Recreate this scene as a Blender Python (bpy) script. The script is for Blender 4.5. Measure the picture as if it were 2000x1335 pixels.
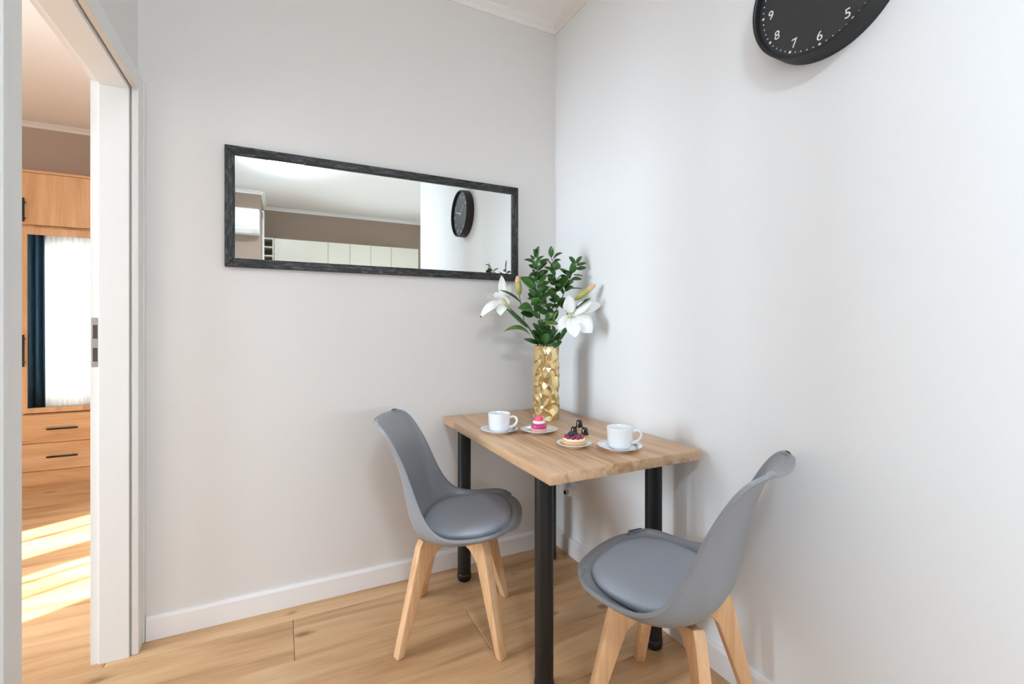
import bpy, bmesh, math, random
from mathutils import Vector, Matrix
random.seed(7)
PI = math.pi
S = bpy.context.scene
for o in list(bpy.data.objects):
    bpy.data.objects.remove(o)
COL = S.collection

# ------------------------------------------------------------------ camera
CAM = Vector((-1.2936, -2.0997, 1.13)); YAW = math.radians(26.273); FPX = 907.13; HOR = 640.66
cd = bpy.data.cameras.new('camera'); cam = bpy.data.objects.new('camera', cd); COL.objects.link(cam)
cam.location = CAM; cam.rotation_euler = (PI / 2, 0, -YAW)
cd.sensor_fit = 'HORIZONTAL'; cd.sensor_width = 36; cd.lens = 36 * FPX / 2000
cd.shift_y = -(667.5 - HOR) / 2000; cd.clip_start = 0.02
S.camera = cam

# ------------------------------------------------------------------ view, world, sun, daylight
S.view_settings.view_transform = 'Standard'; S.view_settings.look = 'None'
S.view_settings.exposure = 0.29; S.view_settings.gamma = 1.0
S.view_settings.use_curve_mapping = False
S.cycles.max_bounces = 14; S.cycles.diffuse_bounces = 7; S.cycles.glossy_bounces = 6
S.cycles.transparent_max_bounces = 16; S.cycles.caustics_reflective = False; S.cycles.caustics_refractive = False

w = bpy.data.worlds.new('sky'); S.world = w; w.use_nodes = True
w.node_tree.nodes['Background'].inputs[0].default_value = (0.80, 0.90, 1.0, 1)
w.node_tree.nodes['Background'].inputs[1].default_value = 1.0

def area(name, loc, rot, sx, sy, power, col):
    l = bpy.data.lights.new(name, 'AREA'); l.shape = 'RECTANGLE'; l.size = sx; l.size_y = sy
    l.energy = power; l.color = col
    o = bpy.data.objects.new(name, l); COL.objects.link(o); o.location = loc; o.rotation_euler = rot
    return o
sl = bpy.data.lights.new('sun', 'SUN'); sl.energy = 27.0; sl.angle = math.radians(0.6); sl.color = (1.0, 0.95, 0.89)
so = bpy.data.objects.new('sun', sl); COL.objects.link(so)
SUN_DIR = Vector((0.87, 0.49, -0.50)).normalized()
so.rotation_euler = SUN_DIR.to_track_quat('-Z', 'Y').to_euler()
# daylight in the bedroom windows; the alcove and kitchen lights are added fill
area('daylight_bedroom_west', (-5.19, -0.62, 1.42), (0, -PI / 2, 0), 1.85, 1.36, 180, (0.76, 0.89, 1.0))
area('daylight_bedroom_south', (-3.49, -2.12, 1.25), (PI / 2, 0, 0), 1.7, 2.2, 60, (0.88, 0.94, 1.0))
area('fill_light_alcove', (-2.62, -3.25, 1.28), (0, -PI / 2, 0), 2.0, 1.36, 52, (0.69, 0.87, 1.0))
area('fill_light_kitchen', (1.62, -3.7, 1.5), (0, PI / 2, 0), 1.4, 1.3, 40, (0.74, 0.87, 1.0))
area('fill_light_strip', (-0.05, -4.99, 1.19), (PI / 2, 0, 0), 2.8, 0.44, 66, (0.71, 0.87, 1.0))

# ------------------------------------------------------------------ materials
def lin(c):
    if isinstance(c, str):
        c = tuple(int(c[i:i + 2], 16) for i in (0, 2, 4))
    f = lambda v: v / 12.92 if v <= 0.04045 else ((v + 0.055) / 1.055) ** 2.4
    return tuple(f(v / 255) for v in c) + (1,)
MATS = {}
def N(nt, t, **kw):
    n = nt.nodes.new(t)
    for k, v in kw.items():
        setattr(n, k, v)
    return n
def mat(name, col, rough=0.5, metal=0.0, var=0.0, vscale=8.0, bump=0.0, bscale=60.0, coat=0.0, rnd=0.0, spec=0.5, sss=0.0, emit=0.0):
    m = bpy.data.materials.new(name); m.use_nodes = True; nt = m.node_tree
    b = nt.nodes['Principled BSDF']; c = lin(col)
    b.inputs['Base Color'].default_value = c; b.inputs['Roughness'].default_value = rough
    b.inputs['Metallic'].default_value = metal; b.inputs['Coat Weight'].default_value = coat
    b.inputs['Specular IOR Level'].default_value = spec
    if emit:
        b.inputs['Emission Color'].default_value = c; b.inputs['Emission Strength'].default_value = emit
    tc = N(nt, 'ShaderNodeTexCoord')
    if var or rnd:
        hsv = N(nt, 'ShaderNodeHueSaturation'); hsv.inputs['Color'].default_value = c
        last = None
        if var:
            nz = N(nt, 'ShaderNodeTexNoise'); nz.inputs['Scale'].default_value = vscale; nz.inputs['Detail'].default_value = 5
            nt.links.new(tc.outputs['Object'], nz.inputs['Vector'])
            mr = N(nt, 'ShaderNodeMapRange'); mr.inputs['From Min'].default_value = 0.3; mr.inputs['From Max'].default_value = 0.7
            mr.inputs['To Min'].default_value = 1 - var; mr.inputs['To Max'].default_value = 1 + var
            nt.links.new(nz.outputs['Fac'], mr.inputs['Value']); last = mr.outputs[0]
        if rnd:
            oi = N(nt, 'ShaderNodeObjectInfo')
            mr2 = N(nt, 'ShaderNodeMapRange'); mr2.inputs['To Min'].default_value = 1 - rnd; mr2.inputs['To Max'].default_value = 1 + rnd
            nt.links.new(oi.outputs['Random'], mr2.inputs['Value'])
            if last is not None:
                mu = N(nt, 'ShaderNodeMath', operation='MULTIPLY'); nt.links.new(last, mu.inputs[0]); nt.links.new(mr2.outputs[0], mu.inputs[1]); last = mu.outputs[0]
            else:
                last = mr2.outputs[0]
        nt.links.new(last, hsv.inputs['Value']); nt.links.new(hsv.outputs[0], b.inputs['Base Color'])
    if bump:
        nb = N(nt, 'ShaderNodeTexNoise'); nb.inputs['Scale'].default_value = bscale; nb.inputs['Detail'].default_value = 4
        nt.links.new(tc.outputs['Object'], nb.inputs['Vector'])
        bp = N(nt, 'ShaderNodeBump'); bp.inputs['Strength'].default_value = bump; bp.inputs['Distance'].default_value = 0.002
        nt.links.new(nb.outputs['Fac'], bp.inputs['Height']); nt.links.new(bp.outputs[0], b.inputs['Normal'])
    MATS[name] = m
    return m
def wood(name, dark, mid, light, axis=0, rough=0.45, along=1.3, across=11.0, fine=150.0, rnd=0.07, knots=True, coat=0.0, knotcol='6b4526', bump=0.05):
    m = bpy.data.materials.new(name); m.use_nodes = True; nt = m.node_tree; L = nt.links.new
    b = nt.nodes['Principled BSDF']; b.inputs['Roughness'].default_value = rough; b.inputs['Coat Weight'].default_value = coat
    tc = N(nt, 'ShaderNodeTexCoord'); oi = N(nt, 'ShaderNodeObjectInfo')
    mul = N(nt, 'ShaderNodeVectorMath', operation='SCALE'); mul.inputs[0].default_value = (37.0, 53.0, 71.0)
    L(oi.outputs['Random'], mul.inputs['Scale'])
    add = N(nt, 'ShaderNodeVectorMath', operation='ADD'); L(tc.outputs['Object'], add.inputs[0]); L(mul.outputs[0], add.inputs[1])
    def mapped(a, c):
        mp = N(nt, 'ShaderNodeMapping'); sc = [c, c, c]; sc[axis] = a
        mp.inputs['Scale'].default_value = sc; L(add.outputs[0], mp.inputs['Vector']); return mp
    m1 = mapped(along, across)
    n1 = N(nt, 'ShaderNodeTexNoise'); n1.inputs['Scale'].default_value = 1.0; n1.inputs['Detail'].default_value = 7; n1.inputs['Roughness'].default_value = 0.6; n1.inputs['Distortion'].default_value = 0.9
    L(m1.outputs[0], n1.inputs['Vector'])
    cr = N(nt, 'ShaderNodeValToRGB'); e = cr.color_ramp.elements
    e[0].position = 0.30; e[0].color = lin(dark); e[1].position = 0.68; e[1].color = lin(light)
    k = e.new(0.48); k.color = lin(mid)
    L(n1.outputs['Fac'], cr.inputs['Fac'])
    m2 = mapped(3.0, fine)
    n2 = N(nt, 'ShaderNodeTexNoise'); n2.inputs['Scale'].default_value = 1.0; n2.inputs['Detail'].default_value = 3
    L(m2.outputs[0], n2.inputs['Vector'])
    mr = N(nt, 'ShaderNodeMapRange'); mr.inputs['From Min'].default_value = 0.3; mr.inputs['From Max'].default_value = 0.7; mr.inputs['To Min'].default_value = 0.93; mr.inputs['To Max'].default_value = 1.05
    L(n2.outputs['Fac'], mr.inputs['Value'])
    mr2 = N(nt, 'ShaderNodeMapRange'); mr2.inputs['To Min'].default_value = 1 - rnd; mr2.inputs['To Max'].default_value = 1 + rnd
    wn = N(nt, 'ShaderNodeTexWhiteNoise', noise_dimensions='1D'); L(oi.outputs['Random'], wn.inputs['W'])
    L(wn.outputs['Value'], mr2.inputs['Value'])
    mu = N(nt, 'ShaderNodeMath', operation='MULTIPLY'); L(mr.outputs[0], mu.inputs[0]); L(mr2.outputs[0], mu.inputs[1])
    hsv = N(nt, 'ShaderNodeHueSaturation'); L(cr.outputs[0], hsv.inputs['Color']); L(mu.outputs[0], hsv.inputs['Value'])
    out = hsv.outputs[0]
    if knots:
        m3 = mapped(2.6, 6.0)
        vo = N(nt, 'ShaderNodeTexVoronoi'); vo.inputs['Scale'].default_value = 1.0
        L(m3.outputs[0], vo.inputs['Vector'])
        n3 = N(nt, 'ShaderNodeTexNoise'); n3.inputs['Scale'].default_value = 5.0; n3.inputs['Detail'].default_value = 3; L(m3.outputs[0], n3.inputs['Vector'])
        mm = N(nt, 'ShaderNodeMath', operation='MULTIPLY_ADD'); L(n3.outputs['Fac'], mm.inputs[0]); mm.inputs[1].default_value = 0.22; L(vo.outputs['Distance'], mm.inputs[2])
        kr = N(nt, 'ShaderNodeMapRange', interpolation_type='SMOOTHSTEP'); kr.inputs['From Min'].default_value = 0.13; kr.inputs['From Max'].default_value = 0.25; kr.inputs['To Min'].default_value = 0.75; kr.inputs['To Max'].default_value = 0.0
        L(mm.outputs[0], kr.inputs['Value'])
        mx = N(nt, 'ShaderNodeMix', data_type='RGBA'); L(kr.outputs[0], mx.inputs[0]); L(out, mx.inputs[6]); mx.inputs[7].default_value = lin(knotcol)
        out = mx.outputs[2]
    L(out, b.inputs['Base Color'])
    if bump:
        bp = N(nt, 'ShaderNodeBump'); bp.inputs['Strength'].default_value = bump; bp.inputs['Distance'].default_value = 0.001
        L(n2.outputs['Fac'], bp.inputs['Height']); L(bp.outputs[0], b.inputs['Normal'])
    MATS[name] = m
    return m

mat('paint_back', 'dedbd8', 0.85, bump=0.04, bscale=350)
mat('paint_right', 'eaebec', 0.85, bump=0.04, bscale=350)
mat('paint_taupe', 'a08c7d', 0.85, bump=0.04, bscale=350)
mat('paint_taupe_light', 'b9a698', 0.85, bump=0.04, bscale=350)
mat('paint_ceiling', 'f5f4f2', 0.9)
mat('cornice_white', 'ece9e6', 0.8)
mat('trim_white', 'eceaea', 0.45)
mat('door_white', 'e0dfdc', 0.38)
mat('black_metal', '121212', 0.42, bump=0.03, bscale=900)
mat('black_plastic', '101011', 0.35)
mat('chair_plastic', '8d9095', 0.38, bump=0.03, bscale=700)
mat('chair_leather', 'a4aab4', 0.5, bump=0.05, bscale=500)
mat('porcelain', 'eceff2', 0.12, coat=0.4)
mat('steel', 'b8b8ba', 0.2, 1.0)
mat('chrome', 'd5d5d5', 0.08, 1.0)
mat('clock_rim', '1d1d1e', 0.5, bump=0.05, bscale=600)
mat('clock_face', '343436', 0.55)
mat('clock_white', 'e9ebee', 0.6)
mat('mirror_glass', 'ecefec', 0.015, 1.0)
mat('gold', 'f2d9a2', 0.13, 1.0)
mat('leaf_green', '345d22', 0.28, var=0.25, vscale=25, rnd=0.42)
mat('leaf_olive', '5d7237', 0.38, var=0.12, vscale=30, rnd=0.12)
mat('stem_green', '3a4a2a', 0.5)
mat('petal_white', 'f1f1ee', 0.5)
mat('bud_green', 'a9ab62', 0.45, var=0.1, vscale=40)
mat('bud_tip', 'e2b489', 0.5)
mat('slot_dark', '4a3c38', 0.6)
mat('pollen', 'c9c98a', 0.6)
mat('petal_brown', '8a5236', 0.7)
mat('cake_base', 'e8b3a0', 0.7, var=0.08, vscale=200)
mat('mousse', 'c8337e', 0.3, var=0.08, vscale=80, coat=0.3)
mat('cream', 'f4efe9', 0.55)
mat('macaron', 'ef5c80', 0.6, var=0.05, vscale=200)
mat('choc_white', 'f1e9d6', 0.4)
mat('tart_crust', 'e3b982', 0.7, var=0.1, vscale=120, bump=0.2, bscale=300)
mat('berry_red', '8f1730', 0.15, coat=0.8, var=0.3, vscale=90)
mat('blueberry', '2a2f42', 0.4, var=0.15, vscale=100)
mat('pod_black', '0d0d10', 0.15, coat=0.6)
mat('socket_white', 'eef0f2', 0.3)
mat('curtain_blue', '1d4058', 0.75, var=0.12, vscale=12)
mat('cabinet_cream', 'd9d5c6', 0.35)
mat('shelf_inside', 'cfcabd', 0.6)
mat('ac_white', 'eef0f2', 0.4)
mat('lamp_glass', 'e3f1ff', 0.5, emit=84.0)
mat('window_white', 'f0f0f0', 0.4)
wood('floor_oak', 'a97f55', 'c89f73', 'd8b48a', axis=0, rough=0.42, along=1.1, across=9.0, rnd=0.05)
wood('table_oak', 'ab825e', 'cfaa86', 'dfbe9d', axis=1, rough=0.45, along=1.8, across=20.0, fine=260, rnd=0.0, knots=False)
wood('wardrobe_vertical', 'bb8a5b', 'd3a474', 'deb58a', axis=2, rough=0.5, along=1.0, across=9.0, rnd=0.03)
wood('wardrobe_horizontal', 'bb8a5b', 'd3a474', 'deb58a', axis=0, rough=0.5, along=1.0, across=9.0, rnd=0.03)
wood('beech', 'cf9f70', 'ddb084', 'e7c096', axis=2, rough=0.42, along=2.0, across=25.0, rnd=0.03, knots=False)
wood('black_grain_x', '030303', '0d0d0d', '575757', axis=0, rough=0.5, along=22.0, across=120.0, fine=300, rnd=0.0, knots=False, bump=0.5)
wood('black_grain_z', '030303', '0d0d0d', '575757', axis=2, rough=0.5, along=22.0, across=120.0, fine=300, rnd=0.0, knots=False, bump=0.5)

def sheer_material():
    m = bpy.data.materials.new('sheer_fabric'); m.use_nodes = True; nt = m.node_tree; L = nt.links.new
    nt.nodes.remove(nt.nodes['Principled BSDF']); out = nt.nodes['Material Output']
    tr = N(nt, 'ShaderNodeBsdfTransparent'); tl = N(nt, 'ShaderNodeBsdfTranslucent'); df = N(nt, 'ShaderNodeBsdfDiffuse')
    for n in (tl, df): n.inputs['Color'].default_value = (0.92, 0.92, 0.92, 1)
    a = N(nt, 'ShaderNodeMixShader'); a.inputs[0].default_value = 0.5; L(tl.outputs[0], a.inputs[1]); L(df.outputs[0], a.inputs[2])
    b = N(nt, 'ShaderNodeMixShader'); b.inputs[0].default_value = 0.92; L(tr.outputs[0], b.inputs[1]); L(a.outputs[0], b.inputs[2])
    L(b.outputs[0], out.inputs['Surface']); MATS['sheer_fabric'] = m
    m = bpy.data.materials.new('pane_glass'); m.use_nodes = True; nt = m.node_tree; L = nt.links.new
    nt.nodes.remove(nt.nodes['Principled BSDF']); out = nt.nodes['Material Output']
    tr = N(nt, 'ShaderNodeBsdfTransparent'); gl = N(nt, 'ShaderNodeBsdfGlossy'); gl.inputs['Roughness'].default_value = 0.02
    fr = N(nt, 'ShaderNodeFresnel'); fr.inputs['IOR'].default_value = 1.45
    b = N(nt, 'ShaderNodeMixShader'); L(fr.outputs[0], b.inputs[0]); L(tr.outputs[0], b.inputs[1]); L(gl.outputs[0], b.inputs[2])
    L(b.outputs[0], out.inputs['Surface']); MATS['pane_glass'] = m
sheer_material()

# ------------------------------------------------------------------ mesh helpers
def link(name, me, m=None, parent=None, smooth=None):
    o = bpy.data.objects.new(name, me); COL.objects.link(o)
    if m is not None and not me.materials: me.materials.append(MATS[m])
    if parent is not None: o.parent = parent
    if smooth is not None:
        for p in me.polygons: p.use_smooth = smooth
    return o
def finish(name, bm, m, parent=None, smooth=False, angle=None):
    bmesh.ops.recalc_face_normals(bm, faces=bm.faces)
    me = bpy.data.meshes.new(name); bm.to_mesh(me); bm.free()
    for p in me.polygons: p.use_smooth = smooth
    if angle is not None:
        for p in me.polygons: p.use_smooth = True
        me.set_sharp_from_angle(angle=math.radians(angle))
    return link(name, me, m, parent)
def box(bm, x0, x1, y0, y1, z0, z1, bev=0.0, seg=1):
    t = bmesh.new()
    v = [t.verts.new(p) for p in ((x0, y0, z0), (x1, y0, z0), (x1, y1, z0), (x0, y1, z0), (x0, y0, z1), (x1, y0, z1), (x1, y1, z1), (x0, y1, z1))]
    for f in ((3, 2, 1, 0), (4, 5, 6, 7), (0, 1, 5, 4), (1, 2, 6, 5), (2, 3, 7, 6), (3, 0, 4, 7)):
        t.faces.new([v[i] for i in f])
    if bev: bmesh.ops.bevel(t, geom=t.edges[:], offset=bev, segments=seg, affect='EDGES', profile=0.5)
    merge(bm, t)
def merge(bm, t, M=None):
    if M is not None: bmesh.ops.transform(t, matrix=M, verts=t.verts)
    me = bpy.data.meshes.new('tmp'); t.to_mesh(me); t.free(); bm.from_mesh(me); bpy.data.meshes.remove(me)
def lathe(bm, prof, seg=48, cx=0, cy=0, closed=False):
    rings = []
    for r, z in prof:
        if r < 1e-6: rings.append([bm.verts.new((cx, cy, z))])
        else: rings.append([bm.verts.new((cx + r * math.cos(2 * PI * k / seg), cy + r * math.sin(2 * PI * k / seg), z)) for k in range(seg)])
    n = len(rings)
    for i in range(n if closed else n - 1):
        a, b = rings[i], rings[(i + 1) % n]
        for k in range(seg):
            k2 = (k + 1) % seg
            if len(a) == 1 and len(b) == 1: continue
            if len(a) == 1: bm.faces.new((a[0], b[k2], b[k]))
            elif len(b) == 1: bm.faces.new((a[k], a[k2], b[0]))
            else: bm.faces.new((a[k], a[k2], b[k2], b[k]))
def catmull(P, n):
    P = [Vector(p) for p in P]; out = []
    for i in range(len(P) - 1):
        p0 = P[max(i - 1, 0)]; p1 = P[i]; p2 = P[i + 1]; p3 = P[min(i + 2, len(P) - 1)]
        for k in range(n):
            t = k / n
            out.append(0.5 * ((2 * p1) + (p2 - p0) * t + (2 * p0 - 5 * p1 + 4 * p2 - p3) * t * t + (3 * p1 - p0 - 3 * p2 + p3) * t ** 3))
    out.append(P[-1]); return out
def tube(bm, pts, rad, seg=8, cap=True, flat=1.0):
    pts = [Vector(p) for p in pts]; n = len(pts)
    rads = rad if isinstance(rad, (list, tuple)) else [rad] * n
    ref = Vector((0, 0, 1)); rings = []
    for i, p in enumerate(pts):
        d = (pts[min(i + 1, n - 1)] - pts[max(i - 1, 0)]).normalized()
        if abs(d.dot(ref)) > 0.95: ref = Vector((1, 0, 0))
        s = d.cross(ref).normalized(); u = s.cross(d).normalized(); ref = u
        rings.append([bm.verts.new(p + rads[i] * (math.cos(2 * PI * k / seg) * s + flat * math.sin(2 * PI * k / seg) * u)) for k in range(seg)])
    for i in range(n - 1):
        for k in range(seg):
            k2 = (k + 1) % seg; bm.faces.new((rings[i][k], rings[i][k2], rings[i + 1][k2], rings[i + 1][k]))
    if cap:
        bm.faces.new(rings[0][::-1]); bm.faces.new(rings[-1])
def prism(bm, poly, axis, a0, a1, bev=0.0, seg=2):
    # poly: 2-D points in the two remaining axes (in x,y,z order), extruded along axis
    t = bmesh.new()
    def P(q, a):
        c = list(q); c.insert(axis, a); return c
    A = [t.verts.new(P(q, a0)) for q in poly]; B = [t.verts.new(P(q, a1)) for q in poly]
    t.faces.new(A); t.faces.new(B[::-1])
    for i in range(len(poly)):
        j = (i + 1) % len(poly); t.faces.new((A[j], A[i], B[i], B[j]))
    bmesh.ops.recalc_face_normals(t, faces=t.faces)
    if bev: bmesh.ops.bevel(t, geom=t.edges[:], offset=bev, segments=seg, affect='EDGES', profile=0.5)
    merge(bm, t)
def thing(name, loc, rz=0.0, label=None, cat=None, group=None):
    o = bpy.data.objects.new(name, None); COL.objects.link(o); o.location = loc; o.rotation_euler = (0, 0, rz); o.empty_display_size = 0.05
    return tag(o, label, cat, group)
def tag(o, label=None, cat=None, group=None, kind=None):
    if label: o['label'] = label
    if cat: o['category'] = cat
    if group: o['group'] = group
    if kind: o['kind'] = kind
    return o
def struct(o, label, cat):
    return tag(o, label, cat, None, 'structure')
def copy_tree(o, parent=None):
    c = o.copy(); COL.objects.link(c); c.parent = parent
    for ch in list(o.children): copy_tree(ch, c)
    return c

# ------------------------------------------------------------------ room shell
WL = -1.7625; WT = 0.11; WB = WL - WT      # left wall, its thickness, its bedroom face
HC = 2.712                                 # ceiling
HD = 1.952                                 # door head
JF, JN = -0.088, -0.878                    # far and near door lining faces
BS, BN, BWX = -1.9, 2.75, -4.9             # bedroom window wall, wardrobe wall, outer wall
KY, AY = -4.8, -4.05                       # kitchen wall, wall with the air conditioner
RE = -2.711                                # end of the right wall

def wall(name, plane, a0, a1, t0, t1, m, label, holes=(), z1=HC + 0.02, bands=None):
    """wall in the plane x or y, spanning a0..a1 along the other axis, thick t0..t1, with rectangular holes (a0,a1,z0,z1)"""
    bm = bmesh.new(); As = sorted({a0, a1, *[h[0] for h in holes], *[h[1] for h in holes]}); Zs = sorted({-0.02, z1, *[h[2] for h in holes], *[h[3] for h in holes]})
    for i in range(len(As) - 1):
        for j in range(len(Zs) - 1):
            ca, cz = (As[i] + As[i + 1]) / 2, (Zs[j] + Zs[j + 1]) / 2
            if any(h[0] < ca < h[1] and h[2] < cz < h[3] for h in holes): continue
            if plane == 'x': box(bm, t0, t1, As[i], As[i + 1], Zs[j], Zs[j + 1])
            else: box(bm, As[i], As[i + 1], t0, t1, Zs[j], Zs[j + 1])
    bmesh.ops.remove_doubles(bm, verts=bm.verts, dist=1e-5)
    # drop the faces shared by two neighbouring cells
    seen = {}
    for f in bm.faces:
        k = tuple(sorted(v.index for v in f.verts)); seen.setdefault(k, []).append(f)
    bm.verts.index_update(); seen = {}
    for f in bm.faces:
        seen.setdefault(tuple(sorted(v.index for v in f.verts)), []).append(f)
    bmesh.ops.delete(bm, geom=[f for fs in seen.values() if len(fs) > 1 for f in fs], context='FACES')
    return struct(finish(name, bm, m), label, 'wall')

DH = (JN - 0.02, JF + 0.02, -0.03, HD + 0.02)
wall('wall_back', 'y', WL, 0.15, 0.0, 0.12, 'paint_back', 'pale greige painted wall carrying the black framed mirror')
wall('wall_right', 'x', RE, 0.0, 0.0, 0.15, 'paint_right', 'off white painted wall carrying the black clock')
wall('wall_left', 'x', -1.92, BN + 0.12, WB, WL, 'paint_back', 'narrow painted wall around the white doorway', holes=[DH])
wall('wall_left_outer', 'x', -2.4, -1.92, WL - 0.3, WL, 'paint_back', 'painted wall beside the camera')
wall('wall_alcove', 'y', -2.57, WL - 0.3, -2.4, -2.28, 'paint_back', 'painted return wall of the side alcove')
wall('wall_alcove_end', 'x', AY - 0.1, -2.4, -2.57, -2.45, 'paint_back', 'painted end wall of the side alcove', holes=[(-3.95, -2.55, 0.25, 2.3)])
wall('wall_sun_blocker', 'x', -5.0, -2.25, -3.42, -3.3, 'paint_back', 'unseen wall added to block the sun outside the alcove window', z1=3.4)  # unseen blocker, added to keep direct sun out of the alcove window
wall('wall_conditioner', 'y', -2.45, -1.52, AY - 0.12, AY, 'paint_taupe', 'taupe wall carrying the white air conditioner, seen in the mirror')
wall('wall_kitchen_side', 'x', KY, AY - 0.12, -1.64, -1.52, 'paint_taupe', 'taupe side wall of the kitchen recess')
wall('wall_kitchen', 'y', -1.64, 1.62, KY - 0.12, KY, 'paint_taupe', 'taupe kitchen wall above the cream wall cabinets, seen in the mirror', holes=[(-1.45, 1.35, 0.97, 1.41)])
wall('wall_kitchen_end', 'x', KY, RE, 1.5, 1.62, 'paint_back', 'painted end wall of the kitchen', holes=[(-4.4, -3.0, 0.8, 2.3)])
wall('wall_kitchen_return', 'y', 0.15, 1.62, RE, RE + 0.12, 'paint_back', 'painted return wall beside the kitchen')
wall('wall_bedroom_window', 'y', BWX - 0.3, WB, BS - 0.3, BS, 'paint_back', 'bedroom wall with the tall window', holes=[(-4.45, -2.56, 0.06, 2.36)])
wall('wall_bedroom_outer', 'x', BS, BN, BWX - 0.3, BWX, 'paint_back', 'bedroom outer wall with a window facing the doorway', holes=[(-1.36, 0.12, 0.45, 2.4)])
wall('wall_bedroom_far', 'y', BWX - 0.3, WB, BN, BN + 0.12, 'paint_taupe_light', 'taupe bedroom wall above the oak wardrobe')

bm = bmesh.new(); prism(bm, [(-5.2, -2.2), (-2.62, -2.2), (-2.62, -4.95), (1.65, -4.95), (1.65, 2.9), (-5.2, 2.9)], 2, HC, HC + 0.15)
struct(finish('ceiling', bm, 'paint_ceiling'), 'white painted ceiling', 'ceiling')

# floor: slab with laminate planks laid along x
bm = bmesh.new(); box(bm, -5.2, 1.65, -4.95, 2.9, -0.15, -0.012)
floor = struct(finish('floor', bm, 'floor_oak'), 'light oak laminate floor of long planks', 'floor')
PW, PL, GAP = 0.2475, 1.29, 0.0012
def plank_mesh(length, width):
    bm = bmesh.new(); box(bm, GAP / 2, length - GAP / 2, GAP / 2, width - GAP / 2, -0.012, 0.0, 0.0016)
    bmesh.ops.recalc_face_normals(bm, faces=bm.faces)
    me = bpy.data.meshes.new('plank'); bm.to_mesh(me); bm.free(); me.materials.append(MATS['floor_oak']); return me
pm = {}
row0 = -19; offs = {0: -1.257, -1: -0.635}
for r in range(row0, 12):
    y = -0.354 + r * PW
    if y > BN or y + PW < KY: continue
    off = offs.get(r, -1.257 + (r * 0.62) % PL + 0.13 * math.sin(r * 2.3))
    x_lo = BWX if y + PW > BS else -2.45
    x_hi = 1.5 if y < RE else 0.0
    if y > 0.0: x_hi = WB
    x = off - math.ceil((off - x_lo) / PL) * PL
    while x < x_hi:
        a, b = max(x, x_lo), min(x + PL, x_hi)
        if b - a > 0.02:
            k = round(b - a, 3)
            if k not in pm: pm[k] = plank_mesh(b - a, PW)
            o = link('plank', pm[k], None, floor); o.location = (a, y, 0)
        x += PL

# baseboards
def baseboard(name, plane, a0, a1, at, sgn, label):
    bm = bmesh.new(); t = 0.015; h = 0.086
    prof = [(at, 0.0), (at + sgn * t, 0.0), (at + sgn * t, h - 0.012), (at + sgn * (t - 0.006), h), (at, h)]
    if plane == 'y': prism(bm, prof, 0, a0, a1)
    else: prism(bm, prof, 1, a0, a1)
    return struct(finish(name, bm, 'trim_white'), label, 'baseboard')
baseboard('baseboard_back', 'y', WL + 0.026, 0.0, 0.0, -1, 'white baseboard along the mirror wall')
baseboard('baseboard_right', 'x', RE, -0.015, 0.0, -1, 'white baseboard along the clock wall')
baseboard('baseboard_left', 'x', -2.4, JN - 0.09, WL, 1, 'white baseboard along the doorway wall')

# cornices
def cornice(name, plane, a0, a1, at, sgn, label, s=0.036):
    bm = bmesh.new(); z = HC - s
    prof = [(at, z), (at + sgn * 0.006, z), (at + sgn * 0.012, z + s * 0.45), (at + sgn * s * 0.9, HC - 0.006), (at + sgn * s, HC), (at, HC)]
    if plane == 'y': prism(bm, prof, 0, a0, a1)
    else: prism(bm, prof, 1, a0, a1)
    return struct(finish(name, bm, 'cornice_white'), label, 'cornice')
cornice('trim_1', 'y', WL, 0.0, 0.0, -1, 'thin white cornice above the mirror wall')
cornice('trim_2', 'x', RE, 0.0, 0.0, -1, 'thin white cornice above the clock wall')
cornice('trim_3', 'y', -1.52, 1.5, KY, 1, 'white cornice above the taupe kitchen wall')
cornice('trim_4', 'x', KY, AY, -1.52, 1, 'white cornice on the side of the kitchen recess')
cornice('trim_5', 'y', -2.45, -1.52, AY, 1, 'white cornice above the air conditioner')
cornice('trim_6', 'y', BWX, WB, BN, -1, 'white cornice above the bedroom wardrobe wall')
cornice('trim_7', 'x', -2.4, 0.0, WL, 1, 'thin white cornice above the doorway wall')

# ------------------------------------------------------------------ door frame
door = thing('door_1', (WL, JF, 0)); struct(door, 'white door frame opening to the bedroom', 'door')
def dpart(name, bm, m='door_white', parent=None):
    bmesh.ops.translate(bm, verts=bm.verts, vec=(-WL, -JF, 0))
    return finish(name, bm, m, parent or door)
RB = WB + 0.024            # rebate on the bedroom side
bm = bmesh.new(); box(bm, RB, WL - 0.004, JF, JF + 0.02, 0, HD, 0.0015); far_l = dpart('lining', bm)
bm = bmesh.new(); box(bm, WB, RB, JF + 0.012, JF + 0.02, 0, HD + 0.012); dpart('rebate', bm)
bm = bmesh.new(); box(bm, RB, WL - 0.004, JN - 0.02, JN, 0, HD, 0.0015); dpart('lining', bm)
bm = bmesh.new(); box(bm, WB, RB, JN - 0.02, JN - 0.012, 0, HD + 0.012); dpart('rebate', bm)
bm = bmesh.new(); box(bm, RB, WL - 0.004, JN - 0.02, JF + 0.02, HD, HD + 0.02, 0.0015); dpart('head_lining', bm)
bm = bmesh.new(); box(bm, WB, RB, JN - 0.02, JF + 0.02, HD + 0.012, HD + 0.02); dpart('rebate', bm)
AT = 0.020; AW = 0.058
def arch(name, y0, y1, z0, z1, x0=WL, x1=WL + AT):
    bm = bmesh.new(); box(bm, x0, x1, y0, y1, z0, z1, 0.002); return dpart(name, bm)
fy = JF + 0.008
arch('architrave', fy, fy + AW, 0, HD + 0.01 + AW)
arch('architrave_bead', fy + AW, -0.0005, 0, HD + 0.01 + AW, WL, WL + AT + 0.004)
ny = JN - 0.004
arch('architrave', ny - AW, ny, 0, HD + 0.01 + AW)
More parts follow.
